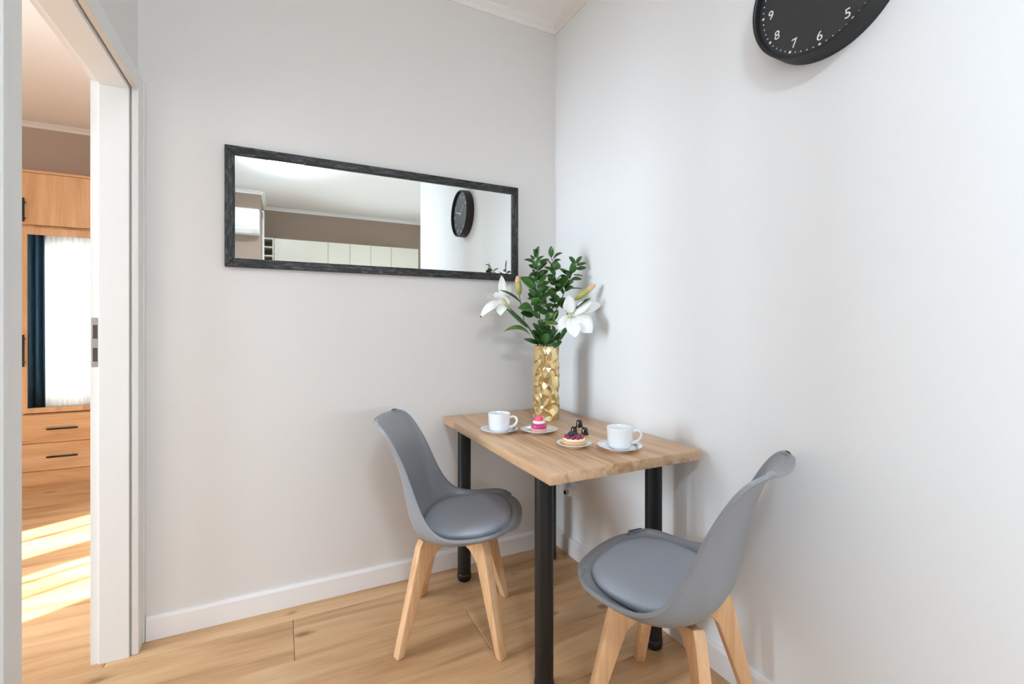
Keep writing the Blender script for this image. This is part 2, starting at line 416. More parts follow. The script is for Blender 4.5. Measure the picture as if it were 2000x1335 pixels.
arch('architrave_bead', ny - AW - 0.022, ny - AW, 0, HD + 0.01 + AW, WL, WL + AT + 0.004)
arch('architrave', ny, fy, HD + 0.01, HD + 0.01 + AW)
bm = bmesh.new(); box(bm, WB + 0.003, RB - 0.003, JF + 0.0105, JF + 0.0125, 1.0, 1.165); sp = dpart('strike_plate', bm, 'steel')
for z0 in (1.018, 1.095):
    bm = bmesh.new(); box(bm, WB + 0.007, RB - 0.005, JF + 0.0095, JF + 0.0108, z0, z0 + 0.046)
    bmesh.ops.translate(bm, verts=bm.verts, vec=(-WL, -JF, 0)); finish('slot', bm, 'slot_dark', sp)

# ------------------------------------------------------------------ bedroom: windows, curtains, wardrobe
def window(name, plane, a0, a1, z0, z1, c, mull, label, mw=0.06):
    """frame, sashes and panes in an opening; c is the coordinate of the frame's middle"""
    root = thing(name, (0, 0, 0)); struct(root, label, 'window'); f = 0.05; d = 0.03
    def b(bm, p0, p1, q0, q1, dd=d):
        if plane == 'y': box(bm, p0, p1, c - dd, c + dd, q0, q1, 0.004)
        else: box(bm, c - dd, c + dd, p0, p1, q0, q1, 0.004)
    bm = bmesh.new(); b(bm, a0, a1, z0, z0 + f); b(bm, a0, a1, z1 - f, z1); b(bm, a0, a0 + f, z0 + f, z1 - f); b(bm, a1 - f, a1, z0 + f, z1 - f)
    finish('window_frame', bm, 'window_white', root)
    edges = [a0 + f] + [q for mm in mull for q in (mm - mw, mm + mw)] + [a1 - f]
    for mm in mull:
        bm = bmesh.new(); b(bm, mm - mw, mm + mw, z0 + f, z1 - f, 0.035); finish('mullion', bm, 'window_white', root)
    for i in range(0, len(edges), 2):
        bm = bmesh.new(); b(bm, edges[i], edges[i + 1], z0 + f, z1 - f, 0.004); finish('pane', bm, 'pane_glass', root)
    return root
window('window_1', 'y', -4.45, -2.56, 0.06, 2.36, BS - 0.16, [-3.72, -3.005], 'tall white bedroom window behind the sheer curtain')
w2 = window('window_2', 'x', -1.36, 0.12, 0.45, 2.4, BWX - 0.2, [-0.635], 'bedroom window facing the doorway', 0.115)
for yy in (-0.20, -0.86, -1.05):
    bm = bmesh.new(); box(bm, BWX - 0.21, BWX - 0.19, yy - 0.011, yy + 0.011, 0.5, 2.35); finish('glazing_bar', bm, 'window_white', w2)

window('added_window_alcove', 'x', -3.95, -2.55, 0.25, 2.3, -2.51, [-3.25], 'added alcove window out of view, for fill light')  # added opening, lets cool fill light onto the right wall
window('added_window_kitchen', 'x', -4.4, -3.0, 0.8, 2.3, 1.56, [-3.7], 'added kitchen window out of view, for fill light')  # added opening, brightens the kitchen and the ceiling

window('added_window_strip', 'y', -1.45, 1.35, 0.97, 1.41, KY - 0.06, [-0.5, 0.4], 'added low strip window below the kitchen wall cabinets, for fill light')  # added opening, lights the back wall from behind the camera

def drape(bm, x0, x1, y, amp, folds, z0, z1, thick, n, jit):
    rows = []
    zs = [z0 + (z1 - z0) * i / 6 for i in range(7)]
    ph = random.random() * 6
    for z in zs:
        q = (z - z0) / (z1 - z0); row = []
        for i in range(n + 1):
            t = i / n
            xx = x0 + (x1 - x0) * t + jit * math.sin(9 * t + 2 * q)
            yy = y + amp * (math.sin(2 * PI * folds * t + ph + 0.5 * math.sin(7 * t)) + 0.35 * math.sin(2 * PI * folds * 2.3 * t + q))
            row.append(bm.verts.new((xx, yy, z)))
        rows.append(row)
    for a, b in zip(rows, rows[1:]):
        for i in range(n): bm.faces.new((a[i], a[i + 1], b[i + 1], b[i]))
bm = bmesh.new(); drape(bm, -4.56, -2.42, BS + 0.07, 0.016, 34, 0.03, 2.48, 0, 420, 0.01)
tag(finish('sheer_curtain', bm, 'sheer_fabric', smooth=True), 'white sheer curtain hanging before the bedroom window, seen in the wardrobe mirror', 'curtain')
bm = bmesh.new(); drape(bm, -4.80, -4.25, BS + 0.15, 0.028, 6, 0.03, 2.48, 0, 110, 0.005)
o = finish('blue_curtain', bm, 'curtain_blue', smooth=True); sm = o.modifiers.new('thick', 'SOLIDIFY'); sm.thickness = 0.003
tag(o, 'dark blue velvet curtain beside the sheer one, seen in the wardrobe mirror', 'curtain')
bm = bmesh.new(); tube(bm, [(-4.88, BS + 0.11, 2.50), (-2.2, BS + 0.11, 2.50)], 0.014, 10)
rail = finish('curtain_rail', bm, 'window_white', smooth=False); tag(rail, 'white rail that holds the bedroom curtains', 'curtain rail')
for xx in (-4.7, -3.5, -2.3):
    bm = bmesh.new(); box(bm, xx - 0.01, xx + 0.01, BS, BS + 0.11, 2.49, 2.51); finish('bracket', bm, 'window_white', rail)

WX = [-3.42, -2.96, -2.50, -2.04]; WY = 2.40; WZ = 2.262
wr = thing('wardrobe', (-2.73, WY, 0), 0, 'oak wardrobe with a mirrored door and drawers in the bedroom', 'wardrobe')
def wpart(name, bm, m, parent=None, **k):
    bmesh.ops.translate(bm, verts=bm.verts, vec=(2.73, -WY, 0)); return finish(name, bm, m, parent or wr, **k)
bm = bmesh.new(); x0, x1 = WX[0] - 0.02, WX[-1] + 0.02
box(bm, x0, x0 + 0.018, WY + 0.02, BN, 0, WZ); box(bm, x1 - 0.018, x1, WY + 0.02, BN, 0, WZ)
for q in WX[1:-1]: box(bm, q - 0.009, q + 0.009, WY + 0.02, BN, 0, WZ)
for z in (0.09, 0.495, 1.853, WZ - 0.018): box(bm, x0 + 0.018, x1 - 0.018, WY + 0.021, BN - 0.006, z, z + 0.018)
box(bm, x0, x1, BN - 0.006, BN - 0.001, 0, WZ)
wpart('body', bm, 'wardrobe_vertical')
bm = bmesh.new(); box(bm, x0, x1, WY + 0.005, WY + 0.021, 0, 0.099); wpart('plinth', bm, 'wardrobe_horizontal')
bm = bmesh.new(); box(bm, x0, x1, WY, WY + 0.02, WZ - 0.018, WZ); wpart('top_strip', bm, 'wardrobe_horizontal')
def bar_handle(a, b, parent):
    bm = bmesh.new(); a = Vector(a); b = Vector(b); d = (b - a).normalized()
    tube(bm, [a, a + d * 0.006, b - d * 0.006, b], [0.004, 0.0065, 0.0065, 0.004], 10)
    for p in (a + d * 0.03, b - d * 0.03): tube(bm, [p, (p.x, WY + 0.001, p.z)], 0.0045, 8)
    wpart('handle', bm, 'black_metal', parent, smooth=True)
for i in range(3):
    a, b = WX[i] + 0.0015, WX[i + 1] - 0.0015
    for z0, z1, hz in ((0.1035, 0.300, 0.203), (0.3035, 0.508, 0.404)):
        bm = bmesh.new(); box(bm, a, b, WY, WY + 0.018, z0, z1, 0.001); d = wpart('drawer', bm, 'wardrobe_horizontal')
        c = (a + b) / 2; bar_handle((c - 0.087, WY - 0.028, hz), (c + 0.087, WY - 0.028, hz), d)
    bm = bmesh.new(); box(bm, a, b, WY, WY + 0.018, 1.872, 2.241, 0.001); d = wpart('door', bm, 'wardrobe_vertical')
    bar_handle((a + 0.021, WY - 0.028, 1.883), (a + 0.021, WY - 0.028, 2.054), d)
    bm = bmesh.new(); st = 0.03
    box(bm, a, a + st, WY, WY + 0.018, 0.521, 1.853, 0.001); box(bm, b - st, b, WY, WY + 0.018, 0.521, 1.853, 0.001)
    box(bm, a + st, b - st, WY, WY + 0.018, 0.521, 0.558, 0.001); box(bm, a + st, b - st, WY, WY + 0.018, 1.801, 1.853, 0.001)
    d = wpart('mirror_door', bm, 'wardrobe_vertical')
    bm = bmesh.new(); box(bm, a + st, b - st, WY + 0.006, WY + 0.012, 0.558, 1.801); wpart('mirror', bm, 'mirror_glass', d)
    bar_handle((a + 0.021, WY - 0.028, 0.856), (a + 0.021, WY - 0.028, 1.085), d)

# ------------------------------------------------------------------ kitchen (seen in the mirror)
KF = KY + 0.35; KT = 2.256; KB = 1.46
def cabinet(x0, x1, label):
    t = thing('wall_cabinet', ((x0 + x1) / 2, KY, KB), 0, label, 'cabinet', 'cream wall cabinets in the kitchen'); hw = (x1 - x0) / 2
    bm = bmesh.new(); box(bm, -hw, hw, 0.001, 0.33, 0, KT - KB, 0.001); finish('body', bm, 'cabinet_cream', t)
    bm = bmesh.new(); box(bm, -hw + 0.0025, hw - 0.0025, 0.331, 0.35, 0.002, KT - KB - 0.002, 0.0015); finish('door', bm, 'cabinet_cream', t)
for x0, x1, l in ((-1.390, -0.762, 'wide cream wall cabinet next to the open shelves, seen in the mirror'),
                  (-0.762, -0.487, 'cream wall cabinet right of the wide cabinet, seen in the mirror'),
                  (-0.487, -0.219, 'cream wall cabinet third from the open shelves, seen in the mirror'),
                  (-0.219, 0.057, 'cream wall cabinet fourth from the open shelves, seen in the mirror'),
                  (0.057, 0.44, 'cream wall cabinet at the clock end of the row, seen in the mirror')):
    cabinet(x0, x1, l)
t = thing('open_shelf_unit', (-1.455, KY, KB), 0, 'narrow cream open shelf unit at the end of the wall cabinets, seen in the mirror', 'shelf')
H = KT - KB
for s in (-1, 1):
    bm = bmesh.new(); a, b = (-0.064, -0.048) if s < 0 else (0.046, 0.062); box(bm, a, b, 0.001, 0.35, 0, H, 0.001); finish('side_panel', bm, 'cabinet_cream', t)
bm = bmesh.new(); box(bm, -0.048, 0.046, 0.001, 0.008, 0, H); finish('back_panel', bm, 'shelf_inside', t)
for z in (0.0, 0.09, 0.205, 0.325, 0.445, 0.563, 0.672, H - 0.018):
    bm = bmesh.new(); box(bm, -0.048, 0.046, 0.008, 0.35, z, z + 0.018, 0.001); finish('shelf', bm, 'cabinet_cream', t)
t = thing('air_conditioner', (-1.93, AY, 2.195), 0, 'white air conditioner on the taupe wall, seen in the mirror', 'air conditioner')
bm = bmesh.new(); prism(bm, [(0.001, 0.0), (0.001, 0.275), (0.18, 0.275), (0.205, 0.25), (0.205, 0.05), (0.15, 0.0)], 0, -0.40, 0.40, 0.012, 3); finish('body', bm, 'ac_white', t, angle=35)
bm = bmesh.new(); box(bm, -0.36, 0.36, 0.2045, 0.2085, 0.062, 0.068); finish('panel_seam', bm, 'shelf_inside', t)
bm = bmesh.new(); prism(bm, [(0.155, 0.002), (0.20, 0.042), (0.203, 0.038), (0.16, -0.002)], 0, -0.33, 0.33); finish('louvre', bm, 'ac_white', t)
bm = bmesh.new(); tube(bm, catmull([(-1.52 + 0.012, AY - 0.25, 1.5), (-1.52 + 0.012, AY - 0.25, 2.35), (-1.52 + 0.014, AY - 0.22, 2.48), (-1.52 + 0.014, AY - 0.14, 2.52)], 6), 0.014, 8)
tag(finish('pipe_cover', bm, 'ac_white', smooth=True), 'thin white pipe cover on the side of the kitchen recess', 'pipe')
t = thing('ceiling_lamp', (-1.26, -2.85, HC), 0, 'round white flush ceiling lamp, seen as a glow in the mirror', 'lamp')
bm = bmesh.new(); lathe(bm, [(0, 0), (0.165, 0), (0.165, -0.02), (0.15, -0.02), (0, -0.02)], 40); finish('base', bm, 'ac_white', t, angle=40)
bm = bmesh.new(); lathe(bm, [(0.152, -0.02), (0.152, -0.062), (0.146, -0.070), (0.06, -0.072), (0, -0.072)], 40); finish('diffuser', bm, 'lamp_glass', t, smooth=True)

# ------------------------------------------------------------------ mirror on the back wall
MX0, MX1, MZ0, MZ1 = -1.4935, -0.2325, 1.3665, 1.834
mr = thing('wall_mirror', ((MX0 + MX1) / 2, 0, MZ0), 0, 'long rectangular mirror in a black grained frame on the wall', 'mirror')
hw = (MX1 - MX0) / 2; hh = MZ1 - MZ0; fw = 0.034; fd = 0.024
def rail_mesh(p, m):   # mitred rail: outer a,b and inner c,d points in x,z
    bm = bmesh.new(); prism(bm, p, 1, -0.001, -fd, 0.003, 2); finish('frame_rail', bm, m, mr, angle=40)
rail_mesh([(-hw, hh), (hw, hh), (hw - fw, hh - fw), (-hw + fw, hh - fw)], 'black_grain_x')
rail_mesh([(-hw, 0), (hw, 0), (hw - fw, fw), (-hw + fw, fw)], 'black_grain_x')
rail_mesh([(-hw, 0), (-hw, hh), (-hw + fw, hh - fw), (-hw + fw, fw)], 'black_grain_z')
rail_mesh([(hw, 0), (hw, hh), (hw - fw, hh - fw), (hw - fw, fw)], 'black_grain_z')
bm = bmesh.new(); box(bm, -hw + fw - 0.006, hw - fw + 0.006, -0.014, -0.006, fw - 0.006, hh - fw + 0.006); finish('mirror_glass', bm, 'mirror_glass', mr)

# ------------------------------------------------------------------ clock on the right wall
CR = 0.1805; CDP = 0.062
ck = thing('wall_clock', (0, -1.371, 2.026), 0, 'round black wall clock with white numerals', 'clock')
CM = Matrix(((0, 0, -1, 0), (-1, 0, 0, 0), (0, 1, 0, 0), (0, 0, 0, 1)))   # face plane: right, up, outwards
def cpart(name, bm, m, parent=None, **k):
    bmesh.ops.transform(bm, matrix=CM, verts=bm.verts); return finish(name, bm, m, parent or ck, **k)
bm = bmesh.new(); lathe(bm, [(0, 0.001), (CR, 0.001), (CR - 0.001, CDP - 0.004), (CR - 0.003, CDP), (CR - 0.007, CDP), (CR - 0.0095, CDP - 0.003), (CR - 0.0095, CDP - 0.0215), (0, CDP - 0.0215)], 96); cpart('case', bm, 'clock_rim', angle=35)
FZ = CDP - 0.0205
bm = bmesh.new(); lathe(bm, [(0, FZ - 0.0005), (CR - 0.0098, FZ - 0.0005), (CR - 0.0098, FZ), (0, FZ)], 96); face = cpart('face', bm, 'clock_face')
for k in range(60):
    a = PI / 2 - 2 * PI * k / 60; r = 0.0036 if k % 5 == 0 else 0.0018
    bm = bmesh.new(); lathe(bm, [(0, FZ), (r, FZ), (r, FZ + 0.0006), (0, FZ + 0.0006)], 10, 0.158 * math.cos(a), 0.158 * math.sin(a)); cpart('minute_dot', bm, 'clock_white', face)
for k in range(1, 13):
    cu = bpy.data.curves.new('numeral', 'FONT'); cu.body = str(k); cu.size = 0.034; cu.align_x = 'CENTER'; cu.align_y = 'CENTER'; cu.extrude = 0.0004; cu.space_character = 0.9
    to = bpy.data.objects.new('tmp', cu); COL.objects.link(to); bpy.context.view_layer.update()
    me = bpy.data.meshes.new_from_object(to.evaluated_get(bpy.context.evaluated_depsgraph_get())); bpy.data.objects.remove(to)
    a = PI / 2 - 2 * PI * k / 12
    me.transform(CM @ Matrix.Translation((0.134 * math.cos(a), 0.134 * math.sin(a) - 0.0032, FZ + 0.0004)))
    me.materials.clear(); link('numeral', me, 'clock_white', face)
def hand(ang, l, wd, z):
    bm = bmesh.new(); d = Vector((math.cos(ang), math.sin(ang), 0)); s = Vector((-d.y, d.x, 0)); pts = [-0.022 * d - wd * s, -0.022 * d + wd * s, l * d + wd * 0.7 * s, l * d - wd * 0.7 * s]
    A = [bm.verts.new(p + Vector((0, 0, z))) for p in pts]; B = [bm.verts.new(p + Vector((0, 0, z + 0.001))) for p in pts]
    bm.faces.new(A); bm.faces.new(B[::-1])
    for i in range(4): bm.faces.new((A[i], A[(i + 1) % 4], B[(i + 1) % 4], B[i]))
    cpart('hand', bm, 'clock_white')
hand(PI / 2 + math.radians(54), 0.085, 0.0034, FZ + 0.003)
hand(PI / 2 - math.radians(73), 0.125, 0.0028, FZ + 0.005)
bm = bmesh.new(); lathe(bm, [(0, FZ), (0.006, FZ), (0.006, FZ + 0.008), (0, FZ + 0.008)], 16); cpart('hub', bm, 'clock_white')

# ------------------------------------------------------------------ table
TZ = 0.7176; TX0, TX1, TY0, TY1 = -0.617, -0.022, -0.972, -0.006
tb = thing('dining_table', ((TX0 + TX1) / 2, (TY0 + TY1) / 2, 0), 0, 'oak topped table on four black round legs in the corner', 'table')
tc_ = Vector(((TX0 + TX1) / 2, (TY0 + TY1) / 2, 0))
bm = bmesh.new(); box(bm, TX0 - tc_.x, TX1 - tc_.x, TY0 - tc_.y, TY1 - tc_.y, TZ - 0.033, TZ, 0.0018, 2); finish('table_top', bm, 'table_oak', tb, angle=40)
for lx, ly in ((-0.561, -0.13), (-0.561, -0.842), (-0.112, -0.13), (-0.112, -0.842)):
    bm = bmesh.new(); lathe(bm, [(0, 0.02), (0.0295, 0.02), (0.0295, TZ - 0.038), (0, TZ - 0.038)], 32, lx - tc_.x, ly - tc_.y); lg = finish('leg', bm, 'black_metal', tb, angle=40)
    bm = bmesh.new(); lathe(bm, [(0, 0.0), (0.024, 0.0), (0.030, 0.006), (0.0315, 0.02), (0.0312, 0.032), (0.0296, 0.034)], 32, lx - tc_.x, ly - tc_.y); finish('foot', bm, 'black_plastic', lg, angle=50)
    bm = bmesh.new(); lathe(bm, [(0, TZ - 0.0331), (0.05, TZ - 0.0331), (0.05, TZ - 0.038), (0, TZ - 0.038)], 24, lx - tc_.x, ly - tc_.y); finish('mounting_plate', bm, 'black_metal', lg)

# ------------------------------------------------------------------ chairs
SHELL = [  # centre x,z   rim x,z   half width
    (.238, .428, .186, .435, .156), (.224, .433, .170, .439, .194), (.190, .419, .150, .439, .216), (.125, .394, .112, .434, .228), (.048, .376, .056, .427, .232),
    (-.03, .370, .000, .427, .232), (-.095, .377, -.042, .442, .226), (-.138, .405, -.074, .474, .214), (-.160, .456, -.103, .524, .200),
    (-.171, .53, -.129, .588, .188), (-.187, .615, -.156, .655, .180), (-.211, .698, -.190, .718, .173), (-.238, .757, -.220, .764, .164),
    (-.262, .784, -.243, .784, .152), (-.281, .793, -.258, .791, .130), (-.291, .795, -.269, .794, .098)]
def chair(name, loc, rz, label):
    t = thing(name, loc, rz, label, 'chair', 'grey dining chairs')
    bm = bmesh.new(); G = []; n = 6
    for xc, zc, xr, zr, hw in SHELL:
        row = []
        for k in range(-n, n + 1):
            v = k / n; av = abs(v); g = av ** 1.9; y = math.copysign(hw * math.sin(av * PI / 2) ** 0.95, v) if v else 0
            row.append(bm.verts.new((xc + (xr - xc) * g, y, zc + (zr - zc) * g)))
        G.append(row)
    NR = len(G); W = 0.012; FL = []; END = []
    perp = lambda o, t: (o - t * o.dot(t)).normalized()
    for ri, row in enumerate(G):          # a narrow flange turned out all round the rim
        pr = []
        for ed in (0, 2 * n):
            T = (G[min(ri + 1, NR - 1)][ed].co - G[max(ri - 1, 0)][ed].co).normalized()
            pr.append(row[ed].co + perp(Vector((0, math.copysign(1, row[ed].co.y), 0.15)), T) * W)
        FL.append(pr)
    for ri, out in ((0, Vector((1, 0, -0.1))), (NR - 1, Vector((-1, 0, 0.05)))):
        row = G[ri]; END.append([row[k].co + perp(out, (row[min(k + 1, 2 * n)].co - row[max(k - 1, 0)].co).normalized()) * W for k in range(2 * n + 1)])
    for ri in (0, NR - 1):                # pull the four flange corners together into a round
        q = END[0 if ri == 0 else 1]
        for j, ed in ((0, 0), (1, 2 * n)):
            d = ((FL[ri][j] - G[ri][ed].co) + (q[ed] - G[ri][ed].co)).normalized()
            tt = (G[ri][ed].co - G[ri][n].co).normalized(); FL[ri][j] = G[ri][ed].co + (d + 0.35 * tt).normalized() * W; q[ed] = G[ri][ed].co + (d * 1.0 - 0.25 * tt).normalized() * W
    for row, pr in zip(G, FL):
        row.insert(0, bm.verts.new(pr[0])); row.append(bm.verts.new(pr[1]))
    for ri in (0, NR - 1):
        q = END[0 if ri == 0 else 1]; new = [bm.verts.new(c) for c in q]; base = G[ri]
        for k in range(2 * n): bm.faces.new((base[k + 1], base[k + 2], new[k + 1], new[k]))
        bm.faces.new((base[0], base[1], new[0])); bm.faces.new((base[2 * n + 2], new[2 * n], base[2 * n + 1]))
    for a, b in zip(G, G[1:]):
        for i in range(2 * n + 2): bm.faces.new((a[i], b[i], b[i + 1], a[i + 1]))
    o = finish('shell', bm, 'chair_plastic', t, smooth=True)
    up = max(o.data.polygons, key=lambda p: -abs(p.center.x - 0.02) - abs(p.center.y)).normal.z > 0
    m = o.modifiers.new('round', 'SUBSURF'); m.levels = 2; m.render_levels = 3; m.boundary_smooth = 'ALL'
    m = o.modifiers.new('thick', 'SOLIDIFY'); m.thickness = 0.010; m.offset = -1 if up else 1
    m = o.modifiers.new('edge', 'BEVEL'); m.width = 0.002; m.segments = 2; m.limit_method = 'ANGLE'; m.angle_limit = math.radians(50)
    # cushion
    bm = bmesh.new(); rings = []; K = 56
    prof = [(0.90, -0.030), (0.97, -0.018), (1.0, -0.006), (0.985, 0.004), (0.94, 0.010), (0.8, 0.015), (0.55, 0.018), (0.28, 0.019)]
    def P(s, dz, k):
        a = 2 * PI * k / K; e = 2 / 2.5; c, q = math.cos(a), math.sin(a)
        ax = 0.160 if c > 0 else 0.172
        x = 0.050 + ax * s * math.copysign(abs(c) ** e, c); y = 0.194 * s * math.copysign(abs(q) ** e, q) * (1 - 0.10 * (x < 0.0) * abs(x) / 0.15)
        return (x, y, 0.410 + 0.09 * (max(x, 0) - 0.05) * 1.0 + 0.06 * y * y / 0.04 * 0.25 + 0.02 * max(-x, 0) + dz)
    for s, dz in prof: rings.append([bm.verts.new(P(s, dz, k)) for k in range(K)])
    for a, c in zip(rings, rings[1:]):
        for k in range(K): bm.faces.new((a[k], a[(k + 1) % K], c[(k + 1) % K], c[k]))
    top = bm.verts.new(P(0, 0.0195, 0)); bot = bm.verts.new((0.05, 0, 0.375))
    for k in range(K): bm.faces.new((rings[-1][k], rings[-1][(k + 1) % K], top)); bm.faces.new((rings[0][(k + 1) % K], rings[0][k], bot))
    finish('cushion', bm, 'chair_leather', t, smooth=True)
    # legs: bent timbers that meet in a cross below the seat
    for sx, sy in ((1, 1), (1, -1), (-1, 1), (-1, -1)):
        ang = math.atan2(sy * 0.188, sx * 0.178); bm = bmesh.new(); hw = 0.0165
        poly = [(0.012 if sx * sy > 0 else 0.03, 0.361), (0.012 if sx * sy > 0 else 0.03, 0.334), (0.098, 0.318), (0.137, 0.284), (0.244, 0.0), (0.271, 0.0), (0.180, 0.352), (0.166, 0.376), (0.13, 0.362)]
        prism(bm, poly, 1, -hw, hw, 0.006, 2)
        bmesh.ops.rotate(bm, verts=bm.verts, cent=(0, 0, 0), matrix=Matrix.Rotation(ang, 3, 'Z'))
        finish('leg', bm, 'beech', t, angle=35)
    bm = bmesh.new(); box(bm, -0.05, 0.06, -0.05, 0.05, 0.357, 0.363, 0.001); finish('seat_plate', bm, 'black_metal', t)
    return t
chair('dining_chair', (-0.695, -0.412, 0), math.atan2(-.162, .317), 'grey shell chair at the long side of the table, below the mirror')
chair('dining_chair', (-0.298, -1.11, 0), math.atan2(.908, -.419), 'grey shell chair at the table end, leaning back by the clock wall')

# ------------------------------------------------------------------ tableware
def cup_set(cx, cy, hang, spoon_ang, lab):
    sc = thing('saucer', (cx, cy, TZ), 0, 'white saucer under ' + lab, 'saucer', 'white saucers')
    bm = bmesh.new(); lathe(bm, [(0, 0.003), (0.034, 0.003), (0.036, 0.0), (0.040, 0.0), (0.041, 0.004), (0.060, 0.010), (0.0735, 0.0165), (0.0745, 0.0178), (0.0735, 0.0188), (0.058, 0.0125), (0.040, 0.0075), (0.030, 0.0068), (0, 0.0068)], 56); finish('plate', bm, 'porcelain', sc, smooth=True)
    z = 0.0070
    cp = thing('cup', (cx, cy, TZ + z), hang, lab[0].upper() * 0 + lab.replace('the ', '', 1), 'cup', 'white coffee cups')
    bm = bmesh.new(); lathe(bm, [(0, 0.002), (0.024, 0.002), (0.025, 0), (0.030, 0), (0.0355, 0.004), (0.0395, 0.012), (0.0425, 0.035), (0.0440, 0.068), (0.0443, 0.0705), (0.0436, 0.0715), (0.0425, 0.0705), (0.0408, 0.036), (0.0378, 0.014), (0.033, 0.0075), (0, 0.006)], 56); finish('bowl', bm, 'porcelain', cp, smooth=True)
    bm = bmesh.new(); tube(bm, catmull([(0.0422, 0, 0.054), (0.056, 0, 0.0595), (0.068, 0, 0.054), (0.0715, 0, 0.042), (0.064, 0, 0.028), (0.050, 0, 0.0195), (0.0405, 0, 0.017)], 5), 0.0042, 10, flat=1.15); finish('handle', bm, 'porcelain', cp, smooth=True)
    # spoon resting on the saucer
    a = spoon_ang; sp = thing('teaspoon', (cx, cy, TZ + 0.0105), a, 'steel teaspoon on the saucer of ' + lab, 'spoon', 'teaspoons')
    r = 0.056
    bm = bmesh.new(); tube(bm, catmull([(r, -0.062, 0.0105), (r, -0.035, 0.006), (r, 0.0, 0.0045), (r, 0.016, 0.004)], 4), 0.0018, 8); finish('stem', bm, 'steel', sp, smooth=True)
    bm = bmesh.new(); rr = []
    for i, (f, w, zz) in enumerate(((0.014, 0.002, 0.004), (0.020, 0.0075, 0.0025), (0.028, 0.0100, 0.0018), (0.036, 0.0085, 0.0022), (0.041, 0.0045, 0.0035))):
        rr.append([bm.verts.new((r + w * q, f, zz + 0.0035 * q * q)) for q in (-1, -0.5, 0, 0.5, 1)])
    for p, q in zip(rr, rr[1:]):
        for i in range(4): bm.faces.new((p[i], q[i], q[i + 1], p[i + 1]))
    o = finish('bowl', bm, 'steel', sp, smooth=True); m = o.modifiers.new('t', 'SOLIDIFY'); m.thickness = 0.001
cup_set(-0.526, -0.430, math.radians(-38), math.radians(-48), 'the white cup by the pink cake')
cup_set(-0.268, -0.848, math.radians(-28), math.radians(-38), 'the white cup by the berry tart')
def dessert_plate(cx, cy, r, label):
    k = r / 0.0745
    bm = bmesh.new(); lathe(bm, [(0, 0.003), (0.034 * k, 0.003), (0.036 * k, 0.0), (0.041 * k, 0.0), (0.043 * k, 0.004), (0.060 * k, 0.009), (0.0735 * k, 0.0148), (0.0745 * k, 0.016), (0.0735 * k, 0.017), (0.058 * k, 0.0108), (0.042 * k, 0.0072), (0.030 * k, 0.0068), (0, 0.0068)], 56)
    o = finish('dessert_plate', bm, 'porcelain', smooth=True); o.location = (cx, cy, TZ); tag(o, label, 'plate', 'white dessert plates')
dessert_plate(-0.382, -0.495, 0.0745, 'white plate holding the pink raspberry cake')
dessert_plate(-0.384, -0.745, 0.060, 'small white plate under the berry tart')
# raspberry cake
ck = thing('raspberry_cake', (-0.382, -0.495, TZ + 0.0071), 0, 'small pink layered cake with cream and a round topping', 'cake')
bm = bmesh.new(); lathe(bm, [(0, 0), (0.0295, 0), (0.0305, 0.003), (0.0305, 0.008), (0.029, 0.011), (0, 0.011)], 32); finish('base', bm, 'cake_base', ck, smooth=True)
bm = bmesh.new(); lathe(bm, [(0, 0.0105), (0.029, 0.0105), (0.0315, 0.014), (0.0315, 0.021), (0.0285, 0.026), (0.02, 0.0275), (0, 0.0275)], 32); finish('mousse', bm, 'mousse', ck, smooth=True)
bm = bmesh.new(); n = 40; R = []
for j in range(10):
    b = 2 * PI * j / 10
    R.append([bm.verts.new(((0.0175 + (0.0072 + 0.0010 * math.cos(9 * 2 * PI * k / n)) * math.cos(b)) * math.cos(2 * PI * k / n), (0.0175 + (0.0072 + 0.0010 * math.cos(9 * 2 * PI * k / n)) * math.cos(b)) * math.sin(2 * PI * k / n), 0.0335 + 0.0065 * math.sin(b))) for k in range(n)])
for j in range(10):
    for k in range(n): bm.faces.new((R[j][k], R[j][(k + 1) % n], R[(j + 1) % 10][(k + 1) % n], R[(j + 1) % 10][k]))
finish('cream_ring', bm, 'cream', ck, smooth=True)
bm = bmesh.new(); lathe(bm, [(0, 0.031), (0.0125, 0.034), (0.0155, 0.040), (0.0160, 0.046), (0.0140, 0.053), (0.0095, 0.0585), (0.004, 0.0605), (0, 0.061)], 28); finish('topping', bm, 'macaron', ck, smooth=True)
bm = bmesh.new(); tube(bm, [(0.008, -0.006, 0.037), (0.040, -0.020, 0.054)], 0.0032, 8); finish('chocolate_stick', bm, 'choc_white', ck, smooth=True)
# berry tart
bt = thing('berry_tart', (-0.384, -0.745, TZ + 0.0071), 0, 'round berry tart with blueberries on the small plate', 'tart')
bm = bmesh.new(); seg = 72; prof = [(0, 0), (0.036, 0.0), (0.042, 0.010), (0.0445, 0.0185), (0.0425, 0.0205), (0.039, 0.019), (0.036, 0.015), (0, 0.013)]
rings = []
for i, (r, z) in enumerate(prof):
    rings.append([bm.verts.new((0, 0, z))] if r == 0 else [bm.verts.new(((r + (0.0009 * math.cos(24 * 2 * PI * k / seg) if 1 <= i <= 4 else 0)) * math.cos(2 * PI * k / seg), (r + (0.0009 * math.cos(24 * 2 * PI * k / seg) if 1 <= i <= 4 else 0)) * math.sin(2 * PI * k / seg), z)) for k in range(seg)])
for a, b in zip(rings, rings[1:]):
    for k in range(seg):
        k2 = (k + 1) % seg
        if len(a) == 1: bm.faces.new((a[0], b[k2], b[k]))
        elif len(b) == 1: bm.faces.new((a[k], a[k2], b[0]))
        else: bm.faces.new((a[k], a[k2], b[k2], b[k]))
finish('crust', bm, 'tart_crust', bt, smooth=True)
bm = bmesh.new(); lathe(bm, [(0, 0.014), (0.0385, 0.0175), (0.0375, 0.0235), (0.030, 0.0265), (0, 0.028)], 32); finish('cream_filling', bm, 'cream', bt, smooth=True)
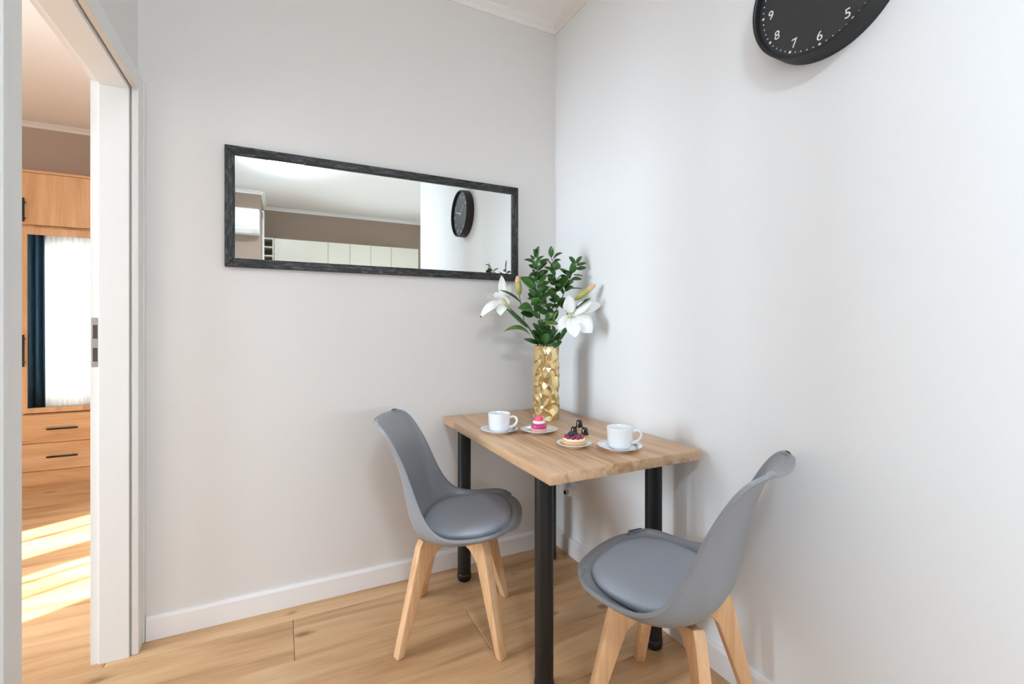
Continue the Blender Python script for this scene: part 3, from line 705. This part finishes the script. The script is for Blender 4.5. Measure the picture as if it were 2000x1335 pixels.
def ball(name, r, p, m, parent, sq=1.0):
    bm = bmesh.new(); bmesh.ops.create_uvsphere(bm, u_segments=14, v_segments=9, radius=r); bmesh.ops.scale(bm, verts=bm.verts, vec=(1, 1, sq)); bmesh.ops.translate(bm, verts=bm.verts, vec=p); return finish(name, bm, m, parent, smooth=True)
for k in range(11):
    a = 2 * PI * k / 11; ball('red_berry', 0.0082, (0.0285 * math.cos(a), 0.0285 * math.sin(a), 0.0285), 'berry_red', bt, 0.9)
for k in range(6):
    a = 2 * PI * k / 6 + 0.3; ball('red_berry', 0.0082, (0.0135 * math.cos(a), 0.0135 * math.sin(a), 0.031), 'berry_red', bt, 0.9)
for p in ((-0.005, -0.006, 0.0395), (-0.012, 0.008, 0.039), (0.008, -0.003, 0.0385), (0.002, 0.011, 0.039), (-0.016, -0.006, 0.0385)):
    ball('blueberry', 0.0068, p, 'blueberry', bt, 0.92)
# coffee capsules
def pod(p, label):
    t = thing('coffee_capsule', p, 0, label, 'capsule', 'black coffee capsules')
    bm = bmesh.new(); lathe(bm, [(0, 0.0015), (0.0135, 0.0015), (0.0138, 0.003), (0.0118, 0.0215), (0.0100, 0.0262), (0.0065, 0.0285), (0, 0.0290)], 28); finish('body', bm, 'pod_black', t, smooth=True)
    bm = bmesh.new(); lathe(bm, [(0, 0.0), (0.0165, 0.0), (0.0168, 0.0008), (0.0160, 0.0016), (0, 0.0016)], 28); finish('flange', bm, 'pod_black', t, smooth=True)
pod((-0.2725, -0.578, TZ), 'black coffee capsule at the lower left of the little stack')
pod((-0.2435, -0.610, TZ), 'black coffee capsule at the lower right of the little stack')
pod((-0.258, -0.594, TZ + 0.0285), 'black coffee capsule on top of the little stack')

# ------------------------------------------------------------------ wall socket below the table
ws = thing('wall_socket', (0, -0.195, 0.335), 0, 'white wall socket with a plug below the table', 'socket')
bm = bmesh.new(); box(bm, -0.010, -0.0005, -0.04, 0.04, -0.04, 0.04, 0.003, 2); finish('plate', bm, 'socket_white', ws, angle=40)
bm = bmesh.new(); lathe(bm, [(0, 0.010), (0.021, 0.010), (0.021, 0.045), (0.0175, 0.052), (0, 0.052)], 24)
bmesh.ops.rotate(bm, verts=bm.verts, cent=(0, 0, 0), matrix=Matrix.Rotation(-PI / 2, 3, 'Y')); finish('plug', bm, 'socket_white', ws, angle=40)
bm = bmesh.new(); lathe(bm, [(0, 0.050), (0.013, 0.050), (0.0115, 0.068), (0, 0.068)], 6)
bmesh.ops.rotate(bm, verts=bm.verts, cent=(0, 0, 0), matrix=Matrix.Rotation(-PI / 2, 3, 'Y')); finish('metal_cap', bm, 'chrome', ws)

# ------------------------------------------------------------------ vase
VX, VY = -0.212, -0.262; VH = 0.331; VR = 0.0595
vs = thing('vase', (VX, VY, TZ), 0, 'gold faceted cylinder vase on the table', 'vase')
bm = bmesh.new(); nr, ns = 17, 18; R = []
for i in range(nr + 1):
    z = VH * i / nr; edge = i in (0, nr); ring = []
    for k in range(ns):
        a = 2 * PI * (k + 0.5 * (i % 2)) / ns + (0 if edge else random.uniform(-0.11, 0.11))
        r = VR if edge else VR + random.choice((-0.0115, -0.006, 0.001, 0.0025, 0.0025))
        ring.append(bm.verts.new((r * math.cos(a), r * math.sin(a), z + (0 if edge else random.uniform(-0.006, 0.006)))))
    R.append(ring)
for i in range(nr):
    for k in range(ns):
        k2 = (k + 1) % ns; a, b, c, d = R[i][k], R[i][k2], R[i + 1][k2], R[i + 1][k]
        if i % 2 == 0: bm.faces.new((a, b, d)); bm.faces.new((b, c, d))
        else: bm.faces.new((a, b, c)); bm.faces.new((a, c, d))
inner = [bm.verts.new((v.co.x * 0.93, v.co.y * 0.93, VH)) for v in R[-1]]; low = [bm.verts.new((v.co.x * 0.86, v.co.y * 0.86, 0.02)) for v in R[-1]]
for k in range(ns):
    k2 = (k + 1) % ns; bm.faces.new((R[-1][k], R[-1][k2], inner[k2], inner[k])); bm.faces.new((inner[k], inner[k2], low[k2], low[k]))
bm.faces.new(R[0][::-1]); bm.faces.new(low)
finish('faceted_body', bm, 'gold', vs)

# ------------------------------------------------------------------ bouquet
FWD = Vector((math.sin(YAW), math.cos(YAW), 0)); RGT = Vector((math.cos(YAW), -math.sin(YAW), 0)); UP = Vector((0, 0, 1))
VD = (Vector((VX, VY, 0)) - CAM).dot(FWD)
def BQ(cx, cy, dz=0.0):
    """a point of the bouquet: cx, cy on the bouquet sketch, dz metres behind the vase axis"""
    u = 920 + cx / 5.804; v = 470 + cy / 5.804; z = VD + dz
    return CAM + z * FWD + RGT * ((u - 1000) / FPX * z) + UP * ((HOR - v) / FPX * z)
MOUTH = Vector((VX, VY, TZ + VH))
PXM = VD / FPX / 5.804
def blade(name, parent, base, tip, hw, m, bend=0.15, fold=0.25, n=7, shape=0.9, face=None, wave=0.0, blunt=0.0):
    base = Vector(base); tip = Vector(tip); d = tip - base; L = d.length; d.normalize()
    f = face if face is not None else (-FWD + 0.7 * UP + Vector((random.uniform(-.7, .7), random.uniform(-.7, .7), random.uniform(-.3, .3))))
    s = d.cross(f).normalized(); nn = s.cross(d).normalized()
    bm = bmesh.new(); rows = []; org = parent.location
    for i in range(n + 1):
        t = i / n; wd = hw * (max(math.sin(PI * min(1, t ** shape * (1 - blunt) + 0.0)), 0.0) ** 0.8 + 0.03)
        c = base + d * (L * t) + nn * (bend * L * (4 * t * (1 - t))) 
        row = []
        for q in (-1, -0.5, 0, 0.5, 1):
            row.append(bm.verts.new(c + s * (wd * q) + nn * (fold * wd * abs(q) + wave * hw * math.sin(5 * t + 2 * q) * abs(q)) - org))
        rows.append(row)
    for a, b in zip(rows, rows[1:]):
        for i in range(4): bm.faces.new((a[i], a[i + 1], b[i + 1], b[i]))
    o = finish(name, bm, m, parent, smooth=True)
    md = o.modifiers.new('thick', 'SOLIDIFY'); md.thickness = 0.0007; md.offset = 0
    return o
def stem(parent, pts, r0, r1, m='stem_green', name='stem'):
    P = catmull(pts, 5); n = len(P); bm = bmesh.new(); tube(bm, [p - parent.location for p in P], [r0 + (r1 - r0) * i / (n - 1) for i in range(n)], 7); return finish(name, bm, m, parent, smooth=True)
def into_vase(dx, dy): return Vector((VX + dx, VY + dy, TZ + 0.10))
def branch(label, path, leaves, dx, dy, d0):
    t = thing('foliage_branch', (VX + dx, VY + dy, TZ + 0.03), 0, label, 'branch', 'green branches in the vase')
    pts = [into_vase(dx, dy), MOUTH + Vector((dx * 1.2, dy * 1.2, -0.01))] + [BQ(x, y, d0) for x, y in path]
    stem(t, pts, 0.0028, 0.0014)
    fill(t, path, d0, 11 if len(path) > 3 else 8, 0.05, 0.8)
    for x0, y0, x1, y1, hw in leaves:
        j = random.uniform(-0.012, 0.004) if hw > 24 else random.uniform(-0.02, 0.02)
        blade('leaf', t, BQ(x0, y0, d0), BQ(x1, y1, d0 + random.uniform(-0.03, 0.02) + j), hw * PXM * 1.12, 'leaf_green', bend=random.uniform(-0.05, 0.16))
def fill(t, path, d0, n, lo, hi):
    P = catmull([Vector((x, y, 0)) for x, y in path], 6)
    for k in range(n):
        q = P[int(len(P) * (lo + (hi - lo) * k / n))]; a = PI / 2 + random.choice((-1, 1)) * random.uniform(0.35, 1.25); l = random.uniform(95, 150)
        dz = random.choice((-1, 1)) * random.uniform(0.02, 0.05)
        blade('leaf', t, BQ(q.x, q.y, d0), BQ(q.x + l * math.cos(a), q.y - l * math.sin(a), d0 + dz), random.uniform(28, 44) * PXM, 'leaf_green', bend=random.uniform(-0.05, 0.16))
branch('leafy green branch rising tallest at the left of the bouquet',
       [(790, 1000), (775, 800), (755, 600), (740, 400), (745, 200)],
       [(745, 200, 772, 60, 38), (725, 195, 706, 92, 24), (722, 215, 670, 163, 15), (732, 262, 598, 214, 26), (722, 310, 650, 272, 22), (750, 240, 832, 172, 22),
        (750, 285, 885, 205, 28), (745, 350, 872, 240, 32), (735, 385, 655, 395, 28), (735, 560, 556, 412, 55), (748, 480, 860, 395, 45), (745, 440, 832, 345, 35),
        (748, 540, 905, 465, 42), (740, 400, 690, 330, 40), (745, 330, 700, 240, 35), (748, 300, 780, 215, 40), (745, 680, 640, 655, 26), (748, 690, 645, 590, 38), (705, 790, 532, 765, 62), (710, 850, 560, 815, 42),
        (752, 720, 700, 640, 50), (760, 670, 945, 585, 38), (750, 610, 890, 520, 40), (760, 640, 800, 520, 45), (742, 450, 760, 340, 45), (770, 760, 850, 660, 40)], -0.02, -0.012, -0.02)
branch('leafy green branch rising in the middle of the bouquet',
       [(835, 1000), (850, 860), (940, 720), (958, 560), (945, 380), (912, 180)],
       [(912, 190, 905, 58, 30), (930, 218, 1037, 138, 27), (932, 245, 1022, 215, 20), (912, 275, 868, 212, 20), (948, 335, 965, 230, 52), (938, 335, 825, 300, 22),
        (950, 400, 890, 330, 36), (955, 480, 880, 375, 40), (955, 500, 1032, 385, 28), (962, 580, 1112, 395, 56), (955, 570, 865, 525, 35), (955, 700, 880, 655, 18),
        (950, 735, 838, 755, 28), (960, 760, 1030, 720, 30), (990, 740, 1062, 640, 38), (880, 800, 850, 700, 22), (900, 850, 920, 770, 32), (960, 620, 900, 560, 32), (965, 480, 1010, 520, 34)], 0.008, 0.004, 0.015)
branch('leafy green branch leaning right over the white lily',
       [(860, 1020), (940, 840), (1030, 650), (1075, 530), (1125, 420), (1150, 350), (1190, 265)],
       [(1145, 370, 1148, 238, 42), (1180, 275, 1108, 178, 19), (1188, 265, 1128, 172, 16), (1198, 268, 1257, 172, 24), (1192, 280, 1308, 250, 19), (1185, 320, 1310, 305, 24),
        (1130, 440, 1258, 435, 28), (1150, 385, 1272, 400, 17), (1112, 400, 998, 312, 24), (1070, 560, 1140, 465, 40), (1080, 540, 1040, 400, 34), (1040, 640, 985, 720, 30), (1060, 555, 1270, 545, 7), (1020, 690, 1060, 770, 30)], 0.025, 0.012, 0.04)
branch('short leafy green sprig low at the rim of the vase',
       [(850, 1180), (845, 1100), (835, 1020)],
       [(765, 1170, 592, 1112, 24), (790, 1165, 885, 1045, 42), (845, 1215, 850, 1312, 44), (885, 1205, 1030, 1140, 48), (700, 930, 805, 1090, 42), (760, 1120, 690, 1010, 40), (860, 1150, 930, 1040, 42),
        (830, 1170, 780, 1060, 45), (930, 1090, 915, 955, 40), (780, 1180, 720, 1090, 34), (860, 1180, 800, 1120, 45), (840, 1060, 900, 960, 45), (820, 1010, 760, 900, 40), (960, 1160, 1010, 1030, 30)], 0.004, -0.03, -0.035)

def lily(label, dx, dy, d0, path, petals, throat, stamens, bud, budpath, leaves, browntip=None):
    t = thing('lily', (VX + dx, VY + dy, TZ + 0.03), 0, label, 'flower', 'white lilies in the vase')
    stem(t, [into_vase(dx, dy), MOUTH + Vector((dx * 1.2, dy * 1.2, -0.01))] + [BQ(x, y, d0) for x, y in path], 0.0032, 0.0022)
    tb0, tb1 = BQ(*throat[0], d0), BQ(*throat[1], d0 + throat[2])
    bm = bmesh.new(); tube(bm, [tb0 - t.location, tb0.lerp(tb1, 0.5) - t.location, tb1 - t.location], [0.004, 0.008, 0.011], 10); finish('throat', bm, 'pollen', t, smooth=True)
    for x0, y0, z0, x1, y1, z1, hw, bend, fc in petals:
        b = BQ(x0, y0, d0 + z0); tp = BQ(x1, y1, d0 + z1)
        blade('petal', t, b, tp, hw * 1.15 * PXM, 'petal_white', bend=bend, fold=0.18, n=10, shape=0.85, face=(-FWD + Vector(fc)), wave=0.22)
    for x1, y1, z1 in stamens:
        a = tb1; c = BQ(x1, y1, d0 + z1); bm = bmesh.new(); tube(bm, [a - t.location, a.lerp(c, 0.5) + Vector((0, 0, 0.004)) - t.location, c - t.location], [0.0011, 0.0009, 0.0008], 6)
        st = finish('stamen', bm, 'petal_white', t, smooth=True)
        bm = bmesh.new(); dd = (c - a).normalized(); tube(bm, [c - dd * 0.002 - t.location, c - t.location, c + dd * 0.003 - t.location], [0.0012, 0.0022, 0.0008], 7); finish('anther', bm, 'choc_white', st, smooth=True)
    stem(t, [BQ(x, y, d0 + 0.01) for x, y in budpath], 0.002, 0.0016)
    (bx0, by0), (bx1, by1), bw = bud; a, c = BQ(bx0, by0, d0 + 0.01), BQ(bx1, by1, d0 + 0.0); bm = bmesh.new()
    tube(bm, [a.lerp(c, q) - t.location for q in (0, .08, .25, .5, .75, .92, 1)], [bw * PXM * q for q in (.2, .7, .95, 1, .8, .5, .2)], 6); b = finish('bud', bm, 'bud_green', t, smooth=True)
    bm = bmesh.new(); tube(bm, [a.lerp(c, q) - t.location for q in (.68, .8, .95, 1.06)], [bw * PXM * q for q in (.87, .80, .55, .18)], 6); finish('bud_tip', bm, 'bud_tip', b, smooth=True)
    if browntip:
        ball('withered_tip', 0.0045, BQ(*browntip) - t.location, 'petal_brown', t)
    for x0, y0, x1, y1, hw, bend in leaves:
        blade('leaf', t, BQ(x0, y0, d0), BQ(x1, y1, d0 - 0.03), hw * PXM, 'leaf_olive' if bend > 0.1 else 'leaf_green', bend=bend, fold=0.3, n=9, face=(-FWD * 0.7 + UP))
lily('white lily hanging out to the left, with a withered tip', -0.028, 0.012, -0.02,
     [(720, 1100), (640, 960), (540, 860), (440, 765)],
     [(370, 650, 0, 345, 392, -.02, 40, -.05, (0, 0, .2)), (330, 690, -.01, 108, 865, -.05, 48, .18, (0, 0, .6)), (350, 720, -.01, 330, 850, -.06, 55, .1, (0, 0, .5)), (300, 720, 0, 265, 830, -.03, 36, .1, (.3, 0, .3)),
      (395, 640, .02, 445, 500, .05, 34, .05, (.3, 0, .2)), (350, 640, .01, 260, 600, .03, 45, .1, (0, 0, .5)), (420, 740, .0, 320, 620, -.01, 62, .04, (0, 0, .2))],
     ((440, 765), (350, 665), -0.01), [(150, 592, -.05), (175, 630, -.05), (190, 655, -.04), (215, 600, -.05)],
     ((545, 615), (525, 408), 40), [(600, 900), (585, 800), (560, 690), (547, 610)],
     [(645, 990, 392, 765, 42, 0.0), (665, 1060, 372, 1028, 42, 0.22), (575, 715, 322, 556, 26, 0.08)], browntip=(112, 858, -.07))
lily('white lily opening to the right of the vase', 0.03, -0.015, -0.06,
     [(930, 1120), (985, 1000), (1060, 900), (1120, 850)],
     [(1120, 830, 0, 1105, 612, -.02, 62, .06, (0, 0, .1)), (1150, 840, 0, 1378, 672, -.02, 48, .05, (0, 0, .5)), (1190, 830, .02, 1488, 716, .05, 52, .08, (0, 0, .5)),
      (1160, 860, -.01, 1375, 1045, -.05, 92, .10, (0, 0, .3)), (1140, 870, -.01, 1182, 1105, -.06, 72, .08, (0, 0, .3)), (1115, 850, 0, 984, 1015, -.04, 52, .06, (0, 0, .2))],
     ((1095, 870), (1140, 838), -0.022), [(1290, 872, -.06), (1260, 900, -.06), (1300, 850, -.05)],
     ((1178, 668), (1400, 505), 42), [(1060, 900), (1120, 760), (1180, 668)],
     [(1008, 1130, 1124, 935, 34, 0.02), (1155, 795, 1362, 648, 26, 0.05), (830, 960, 1000, 955, 46, 0.14), (940, 930, 985, 800, 30, 0.12)])
